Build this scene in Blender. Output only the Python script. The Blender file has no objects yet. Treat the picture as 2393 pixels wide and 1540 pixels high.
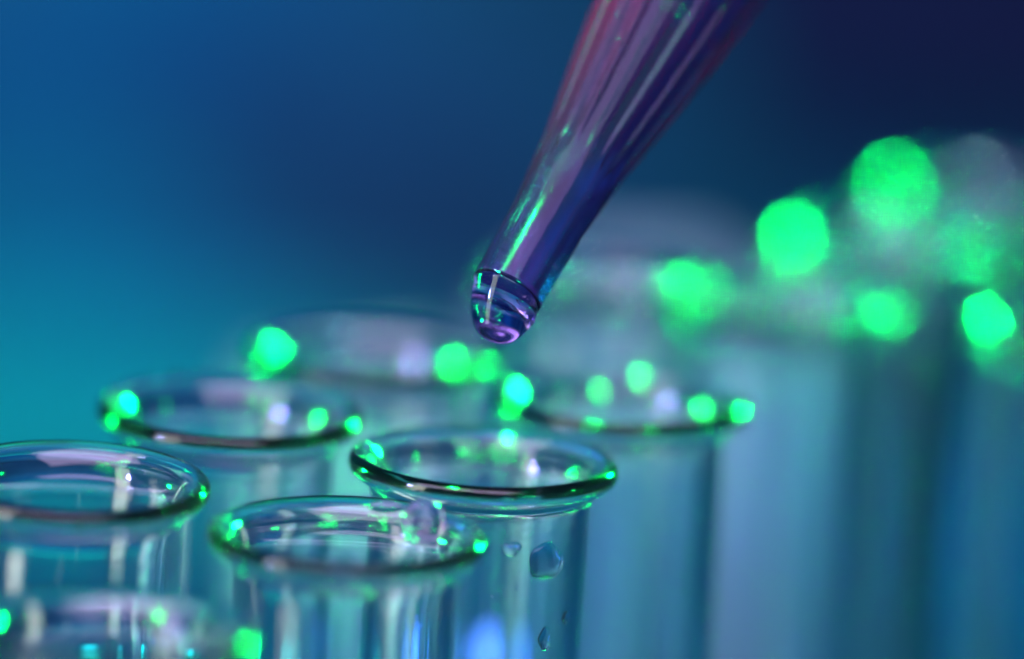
import bpy, bmesh, math, random
from mathutils import Vector, Matrix, Euler, noise

sc = bpy.context.scene
COL = sc.collection
MM = 0.001
R = math.radians

# ------------------------------------------------------------------ camera
F = 14000.0                      # focal length in pixels of a 2392 x 1540 frame
RIM_H = 120.0                    # height of the tube mouths above the bench, mm
PITCH, ROLL = 13.05, 2.6
cam_d = bpy.data.cameras.new('camera')
cam = bpy.data.objects.new('camera', cam_d)
COL.objects.link(cam)
sc.camera = cam
cam_d.sensor_width = 36
cam_d.lens = 36 * F / 2392
cam_d.clip_start = 0.01
cam_d.clip_end = 20
CAMPOS = Vector((0, -387.6, RIM_H + 98.8))
CAMROT = Euler((R(90 - PITCH), 0, 0)).to_matrix() @ Matrix.Rotation(R(ROLL), 3, 'Z')
cam.matrix_world = Matrix.Translation(CAMPOS * MM) @ CAMROT.to_4x4()
cam_d.dof.use_dof = True
cam_d.dof.focus_distance = 0.3945
cam_d.dof.aperture_fstop = cam_d.lens / 28.5      # 28.5 mm wide pupil
cam_d.dof.aperture_blades = 0

def ray(u, v):
    return CAMROT @ Vector(((u - 1196) / F, (770 - v) / F, -1))

def on_plane(u, v, z):
    d = ray(u, v)
    return CAMPOS + d * ((z - CAMPOS.z) / d.z)

def at_depth(u, v, depth):
    return CAMPOS + ray(u, v) * depth

# ------------------------------------------------------------------ render + world
sc.render.engine = 'CYCLES'
cy = sc.cycles
cy.use_denoising = True
try:
    cy.denoiser = 'OPENIMAGEDENOISE'
    cy.denoising_input_passes = 'RGB_ALBEDO_NORMAL'
    cy.denoising_prefilter = 'ACCURATE'
except Exception:
    pass
cy.use_adaptive_sampling = False
cy.max_bounces = 22
cy.transmission_bounces = 22
cy.glossy_bounces = 10
cy.diffuse_bounces = 2
cy.transparent_max_bounces = 16
cy.caustics_reflective = False
cy.caustics_refractive = False
cy.blur_glossy = 0.3
cy.sample_clamp_direct = 0
cy.sample_clamp_indirect = 60
sc.view_settings.view_transform = 'Standard'
sc.view_settings.look = 'None'
sc.view_settings.exposure = 0
sc.view_settings.gamma = 1

w = bpy.data.worlds.new('World')
sc.world = w
w.use_nodes = True
bg = w.node_tree.nodes['Background']
bg.inputs[0].default_value = (0.055, 0.12, 0.42, 1)
bg.inputs[1].default_value = 0.30

# ------------------------------------------------------------------ lamps
def area(name, loc, target, sx, sy, power, color, spread=180, shape='RECTANGLE'):
    d = bpy.data.lights.new(name, 'AREA')
    d.shape = shape
    d.size = sx * MM
    if shape in ('RECTANGLE', 'ELLIPSE'):
        d.size_y = sy * MM
    d.energy = power
    d.color = color
    d.spread = R(spread)
    o = bpy.data.objects.new(name, d)
    COL.objects.link(o)
    o.location = Vector(loc) * MM
    dirv = (Vector(target) - Vector(loc)).normalized()
    o.rotation_euler = dirv.to_track_quat('-Z', 'Y').to_euler()
    return o

def cone(name, loc, target, power, color, angle, blend=1.0, rad=8):
    d = bpy.data.lights.new(name, 'SPOT')
    d.energy = power
    d.color = color
    d.spot_size = R(angle)
    d.spot_blend = blend
    d.shadow_soft_size = rad * MM
    o = bpy.data.objects.new(name, d)
    COL.objects.link(o)
    o.location = Vector(loc) * MM
    dirv = (Vector(target) - Vector(loc)).normalized()
    o.rotation_euler = dirv.to_track_quat('-Z', 'Y').to_euler()
    return o

GREEN = (0.0, 1.0, 0.09)
C0 = Vector((20, 50, RIM_H))
def from_c(d, dist):
    return C0 + Vector(d).normalized() * dist

area('green_lamp', from_c((.52, .80, .30), 300), C0, 29, 29, 0.72, GREEN, 60, 'DISK')
area('green_lamp', from_c((.31, -.78, .50), 330), C0, 30, 7, 0.040, GREEN, 16, 'ELLIPSE')
area('green_lamp', from_c((.85, -.2, .35), 300), C0, 13, 13, 0.014, GREEN, 36, 'DISK')
area('green_lamp', from_c((.16, .90, .42), 300), C0, 32, 7, 0.007, GREEN, 50, 'ELLIPSE')
FAR = Vector((30, 78, RIM_H))
for dv, pw in (((.80, .45, .35), .006), ((-.50, .80, .36), .005), ((.55, -.72, .45), .0030), ((-.80, -.30, .40), .0045), ((.95, -.10, .50), .0040)):
    area('disc_fill', FAR + Vector(dv).normalized() * 170, FAR, 14, 14, pw, (0.0, 1.0, 0.26), 18, 'DISK')  # weak lamps added to put more blurred discs on the far rims
area('green_lamp', from_c((-.93, .32, .16), 300), C0, 22, 22, 0.28, GREEN, 32, 'DISK')
area('violet_lamp', from_c((-.75, -.5, .25), 320), C0, 20, 20, 0.03, (0.25, 0.25, 1.0), 30, 'DISK')
# soft boxes reflected by the glass
area('softbox', (-60, -180, 430), (0, 20, RIM_H), 500, 220, 2.6, (0.62, 0.48, 0.80))
area('softbox', from_c((-.75, -.6, .12), 320), C0, 80, 260, 0.50, (0.96, 0.95, 0.84))
area('red_lamp', (-200, 60, 250), (5, 0, 178), 34, 40, 0.40, (1.0, 0.03, 0.20), 12)
# added lamps that tint the backdrop in soft coloured patches
BY = 560
def bg_point(u, v):
    d = ray(u, v)
    p = CAMPOS + d * ((BY - CAMPOS.y) / d.y)
    return p if p.z > 0 else CAMPOS + d * (-CAMPOS.z / d.z)
def back_cone(u, v, power, color, angle, off=(0, -120, 210)):
    p = bg_point(u, v)
    return cone('backdrop_tint', p + Vector(off), p, power, color, angle, 1.0, 10)
back_cone(150, 150, 1.9, (0.0, 0.42, 1.0), 34)
back_cone(80, 950, 3.0, (0.0, 1.0, 0.60), 36)
back_cone(1000, 500, 0.6, (1.0, 0.25, 0.35), 22)
back_cone(1400, 1100, 1.8, (0.0, 0.60, 0.9), 30)
back_cone(2300, 1200, 3.6, (0.0, 0.50, 1.0), 26)

# ------------------------------------------------------------------ materials
def mat(name):
    m = bpy.data.materials.new(name)
    m.use_nodes = True
    nt = m.node_tree
    nt.nodes.clear()
    out = nt.nodes.new('ShaderNodeOutputMaterial')
    return m, nt, out

def glass(name, ior=1.5, tint=(1, 1, 1), rough_refl=0.10, rough_refr=0.0, gl=(1, 1, 1), bump=0.0, bscale=600, cloud=0, cloud_col=(1, 1, 1)):
    m, nt, out = mat(name)
    N, L = nt.nodes, nt.links
    fr = N.new('ShaderNodeFresnel'); fr.inputs['IOR'].default_value = ior
    rf = N.new('ShaderNodeBsdfRefraction'); rf.inputs['IOR'].default_value = ior
    rf.inputs['Roughness'].default_value = rough_refr
    rf.inputs['Color'].default_value = (*tint, 1)
    gs = N.new('ShaderNodeBsdfAnisotropic')
    gs.inputs['Roughness'].default_value = rough_refl
    gs.inputs['Color'].default_value = (*gl, 1)
    mx = N.new('ShaderNodeMixShader')
    L.new(fr.outputs[0], mx.inputs[0]); L.new(rf.outputs[0], mx.inputs[1]); L.new(gs.outputs[0], mx.inputs[2])
    top = mx
    if cloud > 0:                                   # faintly milky material
        df = N.new('ShaderNodeBsdfDiffuse'); df.inputs[0].default_value = (*cloud_col, 1)
        tr = N.new('ShaderNodeBsdfTranslucent'); tr.inputs[0].default_value = (*cloud_col, 1)
        m1 = N.new('ShaderNodeMixShader'); m1.inputs[0].default_value = 0.5
        L.new(df.outputs[0], m1.inputs[1]); L.new(tr.outputs[0], m1.inputs[2])
        top = N.new('ShaderNodeMixShader'); top.inputs[0].default_value = cloud
        L.new(mx.outputs[0], top.inputs[1]); L.new(m1.outputs[0], top.inputs[2])
    L.new(top.outputs[0], out.inputs['Surface'])
    if bump > 0:
        tc = N.new('ShaderNodeTexCoord')
        ns = N.new('ShaderNodeTexNoise'); ns.inputs['Scale'].default_value = bscale
        ns.inputs['Detail'].default_value = 3
        bp = N.new('ShaderNodeBump'); bp.inputs['Strength'].default_value = bump
        bp.inputs['Distance'].default_value = 0.0002
        L.new(tc.outputs['Object'], ns.inputs['Vector']); L.new(ns.outputs['Fac'], bp.inputs['Height'])
        for n in (fr, rf, gs):
            L.new(bp.outputs[0], n.inputs['Normal'])
    return m

def matte(name, c, c2=None, scale=3.0, rough=0.9, ramp=()):
    m, nt, out = mat(name)
    N, L = nt.nodes, nt.links
    b = N.new('ShaderNodeBsdfPrincipled')
    b.inputs['Roughness'].default_value = rough
    b.inputs['Base Color'].default_value = (*c, 1)
    if c2:
        tc = N.new('ShaderNodeTexCoord')
        ns = N.new('ShaderNodeTexNoise'); ns.inputs['Scale'].default_value = scale
        rp = N.new('ShaderNodeValToRGB')
        rp.color_ramp.elements[0].position = 0.35; rp.color_ramp.elements[0].color = (*c, 1)
        rp.color_ramp.elements[1].position = 0.5 if ramp else 0.65; rp.color_ramp.elements[1].color = (*c2, 1)
        for pos, cc in ramp:
            rp.color_ramp.elements.new(pos).color = (*cc, 1)
        L.new(tc.outputs['Object'], ns.inputs['Vector']); L.new(ns.outputs['Fac'], rp.inputs[0])
        L.new(rp.outputs[0], b.inputs['Base Color'])
    L.new(b.outputs[0], out.inputs['Surface'])
    return m

M_GLASS = glass('tube_glass', 1.5, (0.90, 0.98, 0.99), 0.08)
M_RIM = glass('rim_glass', 1.52, (0.96, 0.99, 1.0), 0.08)
M_WATER = glass('water', 1.33, (0.97, 0.95, 1.0), 0.06)
M_PLASTIC = glass('tip_plastic', 1.49, (0.93, 0.84, 0.98), 0.10, 0.0, gl=(0.34, 0.22, 0.44), cloud=0.04, cloud_col=(0.50, 0.06, 0.60))
M_LIQ = glass('violet_liquid', 1.33 / 1.49, (0.88, 0.56, 0.95), 0.08, cloud=0.11, cloud_col=(0.50, 0.02, 0.36))
M_DROP = glass('violet_drop', 1.34, (0.70, 0.58, 0.94), 0.05)
M_BACK = matte('backdrop_paint', (0.005, 0.075, 0.16), (0.002, 0.14, 0.28), 15, ramp=((0.62, (0.002, 0.20, 0.27)), (0.75, (0.06, 0.12, 0.22))))
M_BENCH = matte('bench_top', (0.01, 0.22, 0.36), (0.015, 0.25, 0.35), 30, 0.6)
M_PANEL = matte('pale_light_tone', (0.30, 0.35, 0.46), (0.34, 0.36, 0.44), 25, 0.8)  # pale tone standing in for light caught by glass behind the tubes

# ------------------------------------------------------------------ object helpers
def link(name, me, m, parent=None):
    o = bpy.data.objects.new(name, me)
    COL.objects.link(o)
    if m: me.materials.append(m)
    if parent: o.parent = parent
    return o

def bm_obj(name, bm, m, parent=None, smooth=True):
    me = bpy.data.meshes.new(name)
    bmesh.ops.recalc_face_normals(bm, faces=bm.faces)
    bm.to_mesh(me); bm.free()
    if smooth:
        for p in me.polygons: p.use_smooth = True
    return link(name, me, m, parent)

def tag(o, label=None, cat=None, group=None, kind=None):
    if label: o['label'] = label
    if cat: o['category'] = cat
    if group: o['group'] = group
    if kind: o['kind'] = kind
    return o

def empty(name, loc):
    o = bpy.data.objects.new(name, None)
    COL.objects.link(o)
    o.location = Vector(loc) * MM
    o.empty_display_size = 0.005
    return o

def catmull(pts, n=6, closed=False):
    out = []
    P = [Vector(p) for p in pts]
    for i in range(len(P) - 1):
        p0 = P[max(i - 1, 0)]; p1 = P[i]; p2 = P[i + 1]; p3 = P[min(i + 2, len(P) - 1)]
        for k in range(n):
            t = k / n
            out.append(0.5 * ((2 * p1) + (-p0 + p2) * t + (2 * p0 - 5 * p1 + 4 * p2 - p3) * t * t + (-p0 + 3 * p1 - 3 * p2 + p3) * t ** 3))
    out.append(P[-1])
    return out

def lathe_faces(name, prof, seg, m, parent=None, wob=0.0, seed=0):
    """revolve an (r, z) polyline in mm; face normals follow the direction of the profile"""
    vs, fs = [], []
    rng = random.Random(seed)
    ph = [rng.uniform(0, 6.28) for _ in range(4)]
    rings = []
    for (r, z) in prof:
        if r < 1e-6:
            rings.append([len(vs)]); vs.append((0, 0, z * MM)); continue
        ring = []
        for k in range(seg):
            a = 2 * math.pi * k / seg
            dr = wob * (math.sin(2 * a + ph[0]) + .6 * math.sin(3 * a + ph[1]) + .3 * math.sin(5 * a + ph[2]))
            dz = wob * .8 * (math.sin(a + ph[3]) + .5 * math.sin(2 * a + ph[0]))
            ring.append(len(vs)); vs.append(((r + dr) * math.cos(a) * MM, (r + dr) * math.sin(a) * MM, (z + dz) * MM))
        rings.append(ring)
    for a, b in zip(rings, rings[1:]):
        for k in range(seg):
            k2 = (k + 1) % seg
            if len(a) == 1 and len(b) == 1: continue
            if len(a) == 1: fs.append((a[0], b[k2], b[k]))
            elif len(b) == 1: fs.append((a[k], a[k2], b[0]))
            else: fs.append((a[k], a[k2], b[k2], b[k]))
    me = bpy.data.meshes.new(name)
    me.from_pydata(vs, [], fs)
    me.update()
    for p in me.polygons: p.use_smooth = True
    return link(name, me, m, parent)

# ------------------------------------------------------------------ setting
def plane_quad(name, pts, m, thick=None):
    bm = bmesh.new()
    vs = [bm.verts.new(Vector(p) * MM) for p in pts]
    f = bm.faces.new(vs)
    if thick:
        r = bmesh.ops.extrude_face_region(bm, geom=[f])
        vv = [g for g in r['geom'] if isinstance(g, bmesh.types.BMVert)]
        bmesh.ops.translate(bm, verts=vv, vec=Vector(thick) * MM)
    return bm_obj(name, bm, m, smooth=False)

bench = plane_quad('bench', [(-900, -700, -2), (900, -700, -2), (900, BY, -2), (-900, BY, -2)], M_BENCH)
tag(bench, kind='structure')
back = plane_quad('backdrop', [(-900, BY, -2), (900, BY, -2), (900, BY, 900), (-900, BY, 900)], M_BACK)
tag(back, kind='structure')

# added pale panels stand in for lit glass behind the tubes
def panel(name, label, y, pix, m):
    pts = []
    for (u, v) in pix:
        d = ray(u, v); pts.append(CAMPOS + d * ((y - CAMPOS.y) / d.y))
    o = plane_quad(name, pts, m, (0, 4, 0))
    return tag(o, label, 'panel')
panel('pale_stand_in', 'large pale grey panel, blurred, added as lit glass behind the right hand tubes', 200,
      [(1180, 2600), (1180, 760), (1320, 610), (1650, 620), (1760, 760), (1760, 2600)], M_PANEL)
panel('pale_stand_in', 'narrow pale grey panel, blurred, added as lit glass behind the tubes at the middle left', 170,
      [(600, 2600), (600, 900), (1000, 850), (1000, 2600)], M_PANEL)
M_DARK = matte('unlit_navy', (0.002, 0.022, 0.10), (0.003, 0.014, 0.08), 20, 0.8)  # navy tone standing in for the unlit upper right of the backdrop
o = panel('unlit_corner_panel', 'dark navy panel, wholly blurred, added to darken the far upper right of the background', BY - 40, [(1650, 260), (1650, -900), (3300, -900), (3300, 330), (2300, 330)], M_DARK)
for (u0, u1, v0, lab) in ((1650, 1790, 870, 'blurred pale slat added as a light band in the glass, leftmost at the lower right'),
                          (1870, 2010, 850, 'blurred pale slat added as a light band in the glass, middle one at the lower right'),
                          (2120, 2262, 780, 'blurred bluish pale slat added as a light band in the glass, rightmost at the lower right')):
    q = [at_depth(a, b, 492) for a, b in ((u0, v0), (u1, v0))]  # added slats imitate light bands in the glass, gaps its dark edges
    y = q[0].y
    o = plane_quad('band_slat', [(q[0].x, y, 0), (q[1].x, y, 0), (q[1].x, y, q[1].z), (q[0].x, y, q[0].z)], M_PANEL, (0, 2, 0))
    tag(o, lab, 'slat', 'pale slats added to imitate light bands in the tubes')
cone('panel_fill', (60, 20, 330), (30, 150, 100), 4.2, (0.30, 0.68, 1.0), 60, 1.0, 10)  # added fill that brightens the pale panels and slats

# ------------------------------------------------------------------ test tubes
RO, RI = 7.35, 6.45
lip = catmull([(RO, -4.2), (RO, -3.5), (RO + .03, -2.9), (RO + .22, -2.1), (8.05, -1.55), (8.55, -1.2), (8.92, -.82),
               (9.02, -.38), (8.9, .02), (8.58, .24), (8.15, .22), (7.75, -.02), (7.3, -.5), (6.9, -1.15), (6.62, -1.95),
               (RI + .03, -2.8), (RI, -3.5), (RI, -4.2)], 5)
L_TUBE = RIM_H - 2
def tube_body_profiles():
    outer, inner = [], []
    for k in range(17):
        a = R(90) * k / 16
        outer.append((RO * math.sin(a), -L_TUBE + RO - RO * math.cos(a)))
        inner.append((RI * math.sin(a), -L_TUBE + 1.0 + RI - RI * math.cos(a)))
    outer[0] = (0, outer[0][1]); inner[0] = (0, inner[0][1])
    zs = [-100, -80, -60, -40, -25, -15, -9, -6, -4.2]
    outer += [(RO, z) for z in zs]
    inner += [(RI, z) for z in zs]
    return outer, inner

SEG = 128
def add_body(parent):
    outer, inner = tube_body_profiles()
    # two closed walls in one mesh: outside upwards, inside downwards
    vs, fs = [], []
    def rev(prof):
        rings = []
        for (r, z) in prof:
            if r < 1e-6:
                rings.append([len(vs)]); vs.append((0, 0, z * MM)); continue
            ring = []
            for k in range(SEG):
                a = 2 * math.pi * k / SEG
                ring.append(len(vs)); vs.append((r * math.cos(a) * MM, r * math.sin(a) * MM, z * MM))
            rings.append(ring)
        for a, b in zip(rings, rings[1:]):
            for k in range(SEG):
                k2 = (k + 1) % SEG
                if len(a) == 1: fs.append((a[0], b[k2], b[k]))
                elif len(b) == 1: fs.append((a[k], a[k2], b[0]))
                else: fs.append((a[k], a[k2], b[k2], b[k]))
    rev(outer)
    rev(inner[::-1])
    me = bpy.data.meshes.new('body')
    me.from_pydata(vs, [], fs); me.update()
    for p in me.polygons: p.use_smooth = True
    return link('body', me, M_GLASS, parent)

GROUP = 'clear glass test tubes standing in rows'
proto = empty('test_tube', (0, 0, 0))
rim0 = lathe_faces('rim', lip, SEG, M_RIM, proto, 0.02, 1)
body0 = add_body(proto)

# centre of the mouth in the frame, height offset mm, lean (deg x, deg y)
tubes = [
    (812, 1245, -1.4, (0.0, 0.3), 'front test tube with a large water drop hanging on the back of its rim'),
    (1130, 1075, 0, (0.0, 1.2), 'sharp test tube with water drops on the outside of its wall, below the pipette'),
    (1450, 930, 0, (0, 0.0), 'test tube directly behind and right of the sharply focused tube, rim slightly blurred'),
    (170, 1120, 0, (0, -1.5), 'test tube cut by the left edge of the frame, right side of its rim sharp'),
    (538, 957, 0, (0, -1.0), 'slightly blurred test tube behind the one cut by the left edge'),
    (868, 825, 0, (0, 0), 'blurred test tube left of the hanging drop, farthest of the left row'),
    (255, 1470, -3.0, (0, 0), 'very blurred test tube nearest the camera in the bottom left corner'),
    (1830, 705, 0, (0, 0), 'strongly blurred test tube at the right, lowest and nearest of the far group'),
    (2062, 570, 0, (0, 0), 'strongly blurred test tube at the right, second of the far group from the front'),
    (2290, 450, 0, (0, 0), 'most blurred test tube at the far upper right, brightest green disc on its left rim'),
    (1400, 650, 0, (0, 0), 'strongly blurred test tube directly behind the pipette tip'),
    (2540, 770, 0, (0, 0), 'blurred test tube cut by the right edge of the picture'),
]
TUBE = []
for i, (u, v, dz, lean, lab) in enumerate(tubes):
    p = on_plane(u, v, RIM_H + dz)
    if i == 0:
        t = proto
    else:
        t = proto.copy(); COL.objects.link(t)
        for ch in (rim0, body0):
            c = ch.copy(); COL.objects.link(c); c.parent = t
    t.location = p * MM
    t.rotation_euler = (R(lean[0]), R(lean[1]), R(37 * i % 360))
    tag(t, lab, 'test tube', GROUP)
    TUBE.append((p, t))

# ------------------------------------------------------------------ pipette tip
D_TIP = 396.0
PXM = D_TIP / F                      # mm per pixel at the tip
TIP = at_depth(1184, 682, D_TIP)
cr, cu, cf = CAMROT @ Vector((1, 0, 0)), CAMROT @ Vector((0, 1, 0)), CAMROT @ Vector((0, 0, -1))
tilt = R(25)
a2 = Vector((0.496, 0.868)).normalized()
AX = ((cr * a2.x + cu * a2.y) * math.cos(tilt) + cf * math.sin(tilt)).normalized()
S1 = AX.cross(cf).normalized(); S2 = AX.cross(S1).normalized()
# the lamp whose light makes the long green streak down the tip
N0 = -(cf - AX * cf.dot(AX)).normalized()
LEFT = AX.cross(N0); LEFT = LEFT if LEFT.dot(cr) < 0 else -LEFT
for al, po, up, colr, nm in ((R(22), 0.055, 11.5, GREEN, 'green_lamp'),):
    nn = N0 * math.cos(al) + LEFT * math.sin(al)
    q0 = TIP + AX * up
    vv = (CAMPOS - q0).normalized()
    ll = (nn * (2 * nn.dot(vv)) - vv).normalized()
    area(nm, q0 + ll * 200, q0, 5, 30, po, colr, 10, 'ELLIPSE')
pip = empty('pipette_tip', TIP)
tag(pip, 'clear ribbed plastic pipette tip filled with violet liquid, pointing down from the top edge', 'pipette tip')

rad_pts = [(0, 87), (200, 92), (375, 110), (550, 140), (700, 163), (900, 186), (1200, 225), (1700, 290), (2600, 380)]
def rad(t):
    for (t0, r0), (t1, r1) in zip(rad_pts, rad_pts[1:]):
        if t <= t1:
            return r0 + (r1 - r0) * (t - t0) / (t1 - t0)
    return rad_pts[-1][1]
NS = 192
def tip_point(t, r, k):
    a = 2 * math.pi * k / NS
    return (AX * t / math.cos(tilt) + S1 * r * math.cos(a) + S2 * r * math.sin(a)) * PXM
def smooth01(x): x = max(0, min(1, x)); return x * x * (3 - 2 * x)
def ribbed(t, k):
    """outer radius with long flat ribs that fade in above the collar and step up near the top"""
    a = 2 * math.pi * k / NS
    r = rad(t)
    nrib = 16
    ph = (a * nrib / (2 * math.pi)) % 1.0
    flat = smooth01((ph - .12) / .10) * smooth01((.88 - ph) / .10)
    on = smooth01((t - 290) / 170)
    step = 0
    if int(a * nrib / (2 * math.pi)) % 2 == 0:
        step = smooth01((t - 700) / 34) * 0.035 * flat
    else:
        step = smooth01((t - 770) / 34) * 0.035 * flat
    return r * (1 - 0.07 * on * flat + step)
def loft(name, rings, m, parent, caps=True, smooth=True):
    vs, fs = [], []
    idx = []
    for ring in rings:
        base = len(vs); vs += [tuple(p * MM) for p in ring]; idx.append([base + k for k in range(len(ring))])
    n = len(rings[0])
    for a, b in zip(idx, idx[1:]):
        for k in range(n):
            fs.append((a[k], a[(k + 1) % n], b[(k + 1) % n], b[k]))
    if caps:
        fs.append(tuple(idx[0][::-1])); fs.append(tuple(idx[-1]))
    bm = bmesh.new()
    bv = [bm.verts.new(v) for v in vs]
    for f in fs: bm.faces.new([bv[i] for i in f])
    o = bm_obj(name, bm, m, parent, smooth)
    return o
ts = [0, 3, 8, 30, 90, 150, 200] + list(range(215, 640, 15)) + list(range(640, 860, 6)) + list(range(860, 2600, 80))
orings = []
orings.append([tip_point(-2, 84, k) for k in range(NS)])
for t in ts:
    orings.append([tip_point(t, ribbed(t, k), k) for k in range(NS)])
barrel = loft('barrel', orings, M_PLASTIC, pip)
# the bore, filled with liquid
def bore(t): return rad(t) * (0.74 if t > 200 else 0.74 + 0.05 * (1 - t / 200))
lrings = [[tip_point(t, bore(t) * (1 if t > 1 else .99), k) for k in range(NS)] for t in [1.5, 20, 60, 120, 200, 300, 400, 500, 600, 700, 900, 1200, 1700, 2500]]
liq = loft('liquid', lrings, M_LIQ, pip)

# hanging drop
def hanging_drop():
    down = Vector((0, 0, -1))
    dv = -cu                                        # towards the bottom of the frame
    B = (at_depth(1173, 803, D_TIP) - TIP) / PXM
    axd = -AX
    rings = []
    n = 26
    for i in range(n + 1):
        s = i / n
        ss = math.sin(s * math.pi / 2)
        cc = math.cos(s * math.pi / 2)
        nrm = (axd * (1 - smooth01(s * 1.6)) + down * smooth01(s * 1.6)).normalized()
        ctr = B * ss - AX * 4 * (1 - ss) + cr * (-7 * math.sin(s * math.pi))
        e1 = nrm.cross(cf).normalized(); e2 = nrm.cross(e1).normalized()
        r = 84 * cc ** 0.9 if s < 1 else 0.3
        rings.append([(ctr + e1 * r * math.cos(2 * math.pi * k / 96) + e2 * r * math.sin(2 * math.pi * k / 96)) * PXM for k in range(96)])
    return rings
drop = loft('hanging_drop', hanging_drop(), M_DROP, None)
drop.location = TIP * MM
tag(drop, 'round violet liquid drop hanging from the mouth of the pipette tip', 'drop')

# glowing balls on posts, added to imitate coloured lamp glints in the tubes
def mk_emit(name, c, st):
    m, nt, out = mat(name)
    e = nt.nodes.new('ShaderNodeEmission'); e.inputs[0].default_value = (*c, 1); e.inputs[1].default_value = st
    nt.links.new(e.outputs[0], out.inputs['Surface']); return m
M_BLK = matte('black_plastic', (0.02, 0.02, 0.025), None, 1, 0.5)
def add_glint(u, v, depth, r, col, st, lab):
    p = at_depth(u, v, depth)
    t = empty('lamp_glint', (p.x, p.y, 0))
    tag(t, lab, 'light')
    lathe_faces('post', [(0, 0), (1.2, 0), (1.2, p.z - r * .9), (0, p.z - r * .9)], 24, M_BLK, t)
    pr = [(r * math.sin(math.pi * k / 16), p.z - r * math.cos(math.pi * k / 16)) for k in range(17)]
    pr[0] = (0, pr[0][1]); pr[-1] = (0, pr[-1][1])
    lathe_faces('glow_ball', pr, 32, mk_emit('glint_glow', col, st), t)
add_glint(1165, 1525, 455, 1.5, (0.12, 0.25, 1.0), 5, 'small blue glowing ball added to imitate a lamp glint in the sharply focused tube')
add_glint(222, 1530, 455, 0.9, (0.0, 0.8, 0.9), 3, 'small cyan glowing ball added to imitate a lamp glint low in the tube cut by the left edge')
add_glint(605, 1530, 440, 0.9, (0.0, 0.8, 0.8), 4, 'small cyan glowing ball added to imitate a lamp glint low in the front tube')

# ------------------------------------------------------------------ water on the glass
def blob(name, origin, nrm, up, w, h, depth, seed, lab, cat='water drop', irr=0.18, curve=0.0, m=M_WATER, grp=None):
    """a lens of water lying on a surface: outline w x h mm, standing depth mm proud"""
    nrm = nrm.normalized(); sx = up.cross(nrm).normalized(); sy = nrm.cross(sx).normalized()
    rng = random.Random(seed); ph = [rng.uniform(0, 6.28) for _ in range(5)]
    n, rr = 72, 16
    rings = []
    def outline(a):
        return 1 + irr * (math.sin(2 * a + ph[0]) * .5 + math.sin(3 * a + ph[1]) * .5 + math.sin(5 * a + ph[2]) * .28 )
    bm = bmesh.new()
    def vert(q, a, top):
        ro = outline(a) * q
        x, y = ro * w / 2 * math.cos(a), ro * h / 2 * math.sin(a)
        z = depth * (max(0, 1 - q ** 2)) ** 0.5 * (1 + irr * .6 * math.sin(3 * x + ph[4])) if top else 0.0
        drop_z = (curve * (x * x)) if curve else 0
        p = sx * x + sy * y + nrm * (z - drop_z + 0.012)
        return bm.verts.new(p * MM)
    qs = [math.sin(math.pi / 2 * (k + 1) / rr) for k in range(rr)]
    rim_v = [vert(1.0, 2 * math.pi * k / n, False) for k in range(n)]
    for top in (True, False):
        c = vert(0.0, 0, top)
        prev = None
        for q in qs:
            ring = rim_v if q == qs[-1] else [vert(q, 2 * math.pi * k / n, top) for k in range(n)]
            for k in range(n):
                k2 = (k + 1) % n
                f = (c, ring[k], ring[k2]) if prev is None else (prev[k], ring[k], ring[k2], prev[k2])
                bm.faces.new(f if top else f[::-1])
            prev = ring
    o = bm_obj(name, bm, m)
    o.location = origin * MM
    tag(o, lab, cat, grp)
    return o

def tube_hit(i, u, v, radius=RO):
    """front point where the line of sight meets the outside wall of tube i"""
    p, t = TUBE[i]
    lean = R(tubes[i][3][1])
    axis = Vector((math.sin(lean), 0, math.cos(lean)))
    d = ray(u, v); o = CAMPOS - p
    dd = d - axis * d.dot(axis); oo = o - axis * o.dot(axis)
    A, B, C = dd.dot(dd), 2 * dd.dot(oo), oo.dot(oo) - radius * radius
    disc = B * B - 4 * A * C
    if disc < 0: return None
    k = (-B - math.sqrt(disc)) / (2 * A)
    x = CAMPOS + d * k
    n = (x - p); n = (n - axis * n.dot(axis)).normalized()
    return x, n, axis

WG = 'water drops on the glass tubes'
def wall_drop(i, u, v, wpx, hpx, depth, seed, lab, irr=.18):
    r = tube_hit(i, u, v)
    if r is None: return
    x, n, ax = r
    f = max(0.35, abs(n.dot(-ray(u, v).normalized())))
    blob('water_drop', x, n, ax, wpx * PXM / f, hpx * PXM, depth, seed, lab, irr=irr, curve=1 / (2 * RO), grp=WG)
wall_drop(1, 1277, 1312, 76, 92, 0.62, 9, 'largest irregular water drop on the wall wall of the sharp tube', .13)
wall_drop(1, 1194, 1282, 40, 40, 0.3, 8, 'small ragged water drop left of the largest one on the sharp tube', .20)
wall_drop(1, 1271, 1492, 28, 56, 0.3, 5, 'tall narrow water drop near the bottom edge on the sharp tube', .15)
wall_drop(1, 1318, 1442, 14, 30, 0.25, 6, 'tiny upright water drop right of the tall narrow one', .2)
wall_drop(1, 1388, 1308, 16, 20, 0.3, 7, 'tiny water drop on the dark right edge of the sharp tube', .1)
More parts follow.
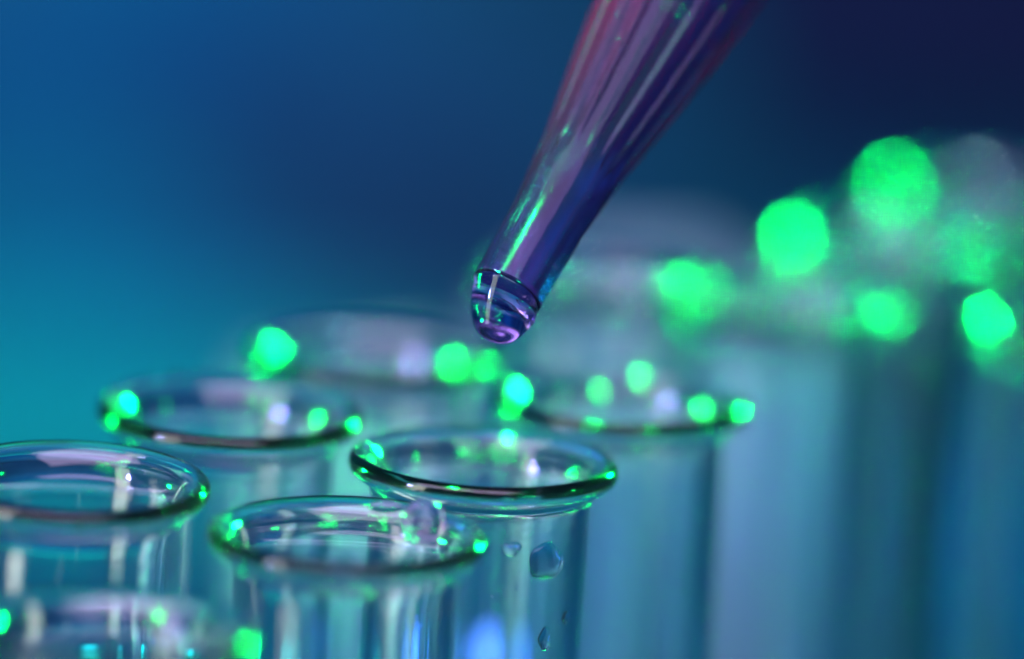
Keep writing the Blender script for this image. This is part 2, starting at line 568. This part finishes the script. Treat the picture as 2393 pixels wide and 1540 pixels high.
wall_drop(1, 1205, 1375, 8, 10, 0.12, 11, 'pinhead water speck in the middle of the sharp tube', .1)
wall_drop(1, 1150, 1392, 9, 8, 0.12, 12, 'pinhead water speck at the left of the sharp tube wall', .1)
wall_drop(0, 935, 1315, 80, 34, 0.3, 14, 'flat clear water patch on the wall of the front tube under its large drop', .3)
wall_drop(0, 790, 1320, 56, 60, 0.3, 15, 'dark pointed water patch on the wall of the front tube, left of the flat one', .3)

M_BEAD = glass('rim_water', 1.33, (0.84, 0.74, 0.92), 0.06)
def bead(u, v, dz, rx, ry, rz, lab, seed):
    p = on_plane(u, v, RIM_H + dz)
    bm = bmesh.new()
    bmesh.ops.create_icosphere(bm, subdivisions=5, radius=1.0)
    for q in bm.verts:
        n = 1 + .04 * noise.noise(q.co * 1.3 + Vector((seed, 0, 0)))
        taper = 1 - 0.16 * q.co.z
        q.co = Vector((q.co.x * rx * taper * n, q.co.y * ry * taper * n, q.co.z * rz * n)) * MM
    o = bm_obj('water_drop', bm, M_BEAD)
    o.location = p * MM
    tag(o, lab, 'water drop', WG)
bead(988, 1216, -0.9, 1.5, 1.25, 1.6, 'large round water drop hanging on the back rim of the front tube', 2)
bead(900, 1183, -0.85, 1.1, 0.5, 0.4, 'flat water drop lying on the back rim of the front tube, beside the large one', 5)

# air bubbles in the liquid of the tip
M_BUB = glass('air_bubble', 1 / 1.34, (1, 1, 1), 0.05)
rng = random.Random(4)
for k, (t, a, r) in enumerate([(470, 2.6, 2), (420, 2.3, 2.5), (405, 2.5, 2.5), (300, 2.4, 2.5), (330, 3.2, 2.5), (500, 3.4, 3), (470, 3.5, 2.5), (120, 2.2, 3), (90, 3.3, 3)]):
    ang = a + 1.9
    q = (AX * t / math.cos(tilt) + (S1 * math.cos(ang) + S2 * math.sin(ang)) * (bore(t) - r * 1.3)) * PXM
    bm = bmesh.new(); bmesh.ops.create_icosphere(bm, subdivisions=3, radius=r * PXM * MM)
    o = bm_obj('bubble', bm, M_BUB, liq)
    o.location = q * MM
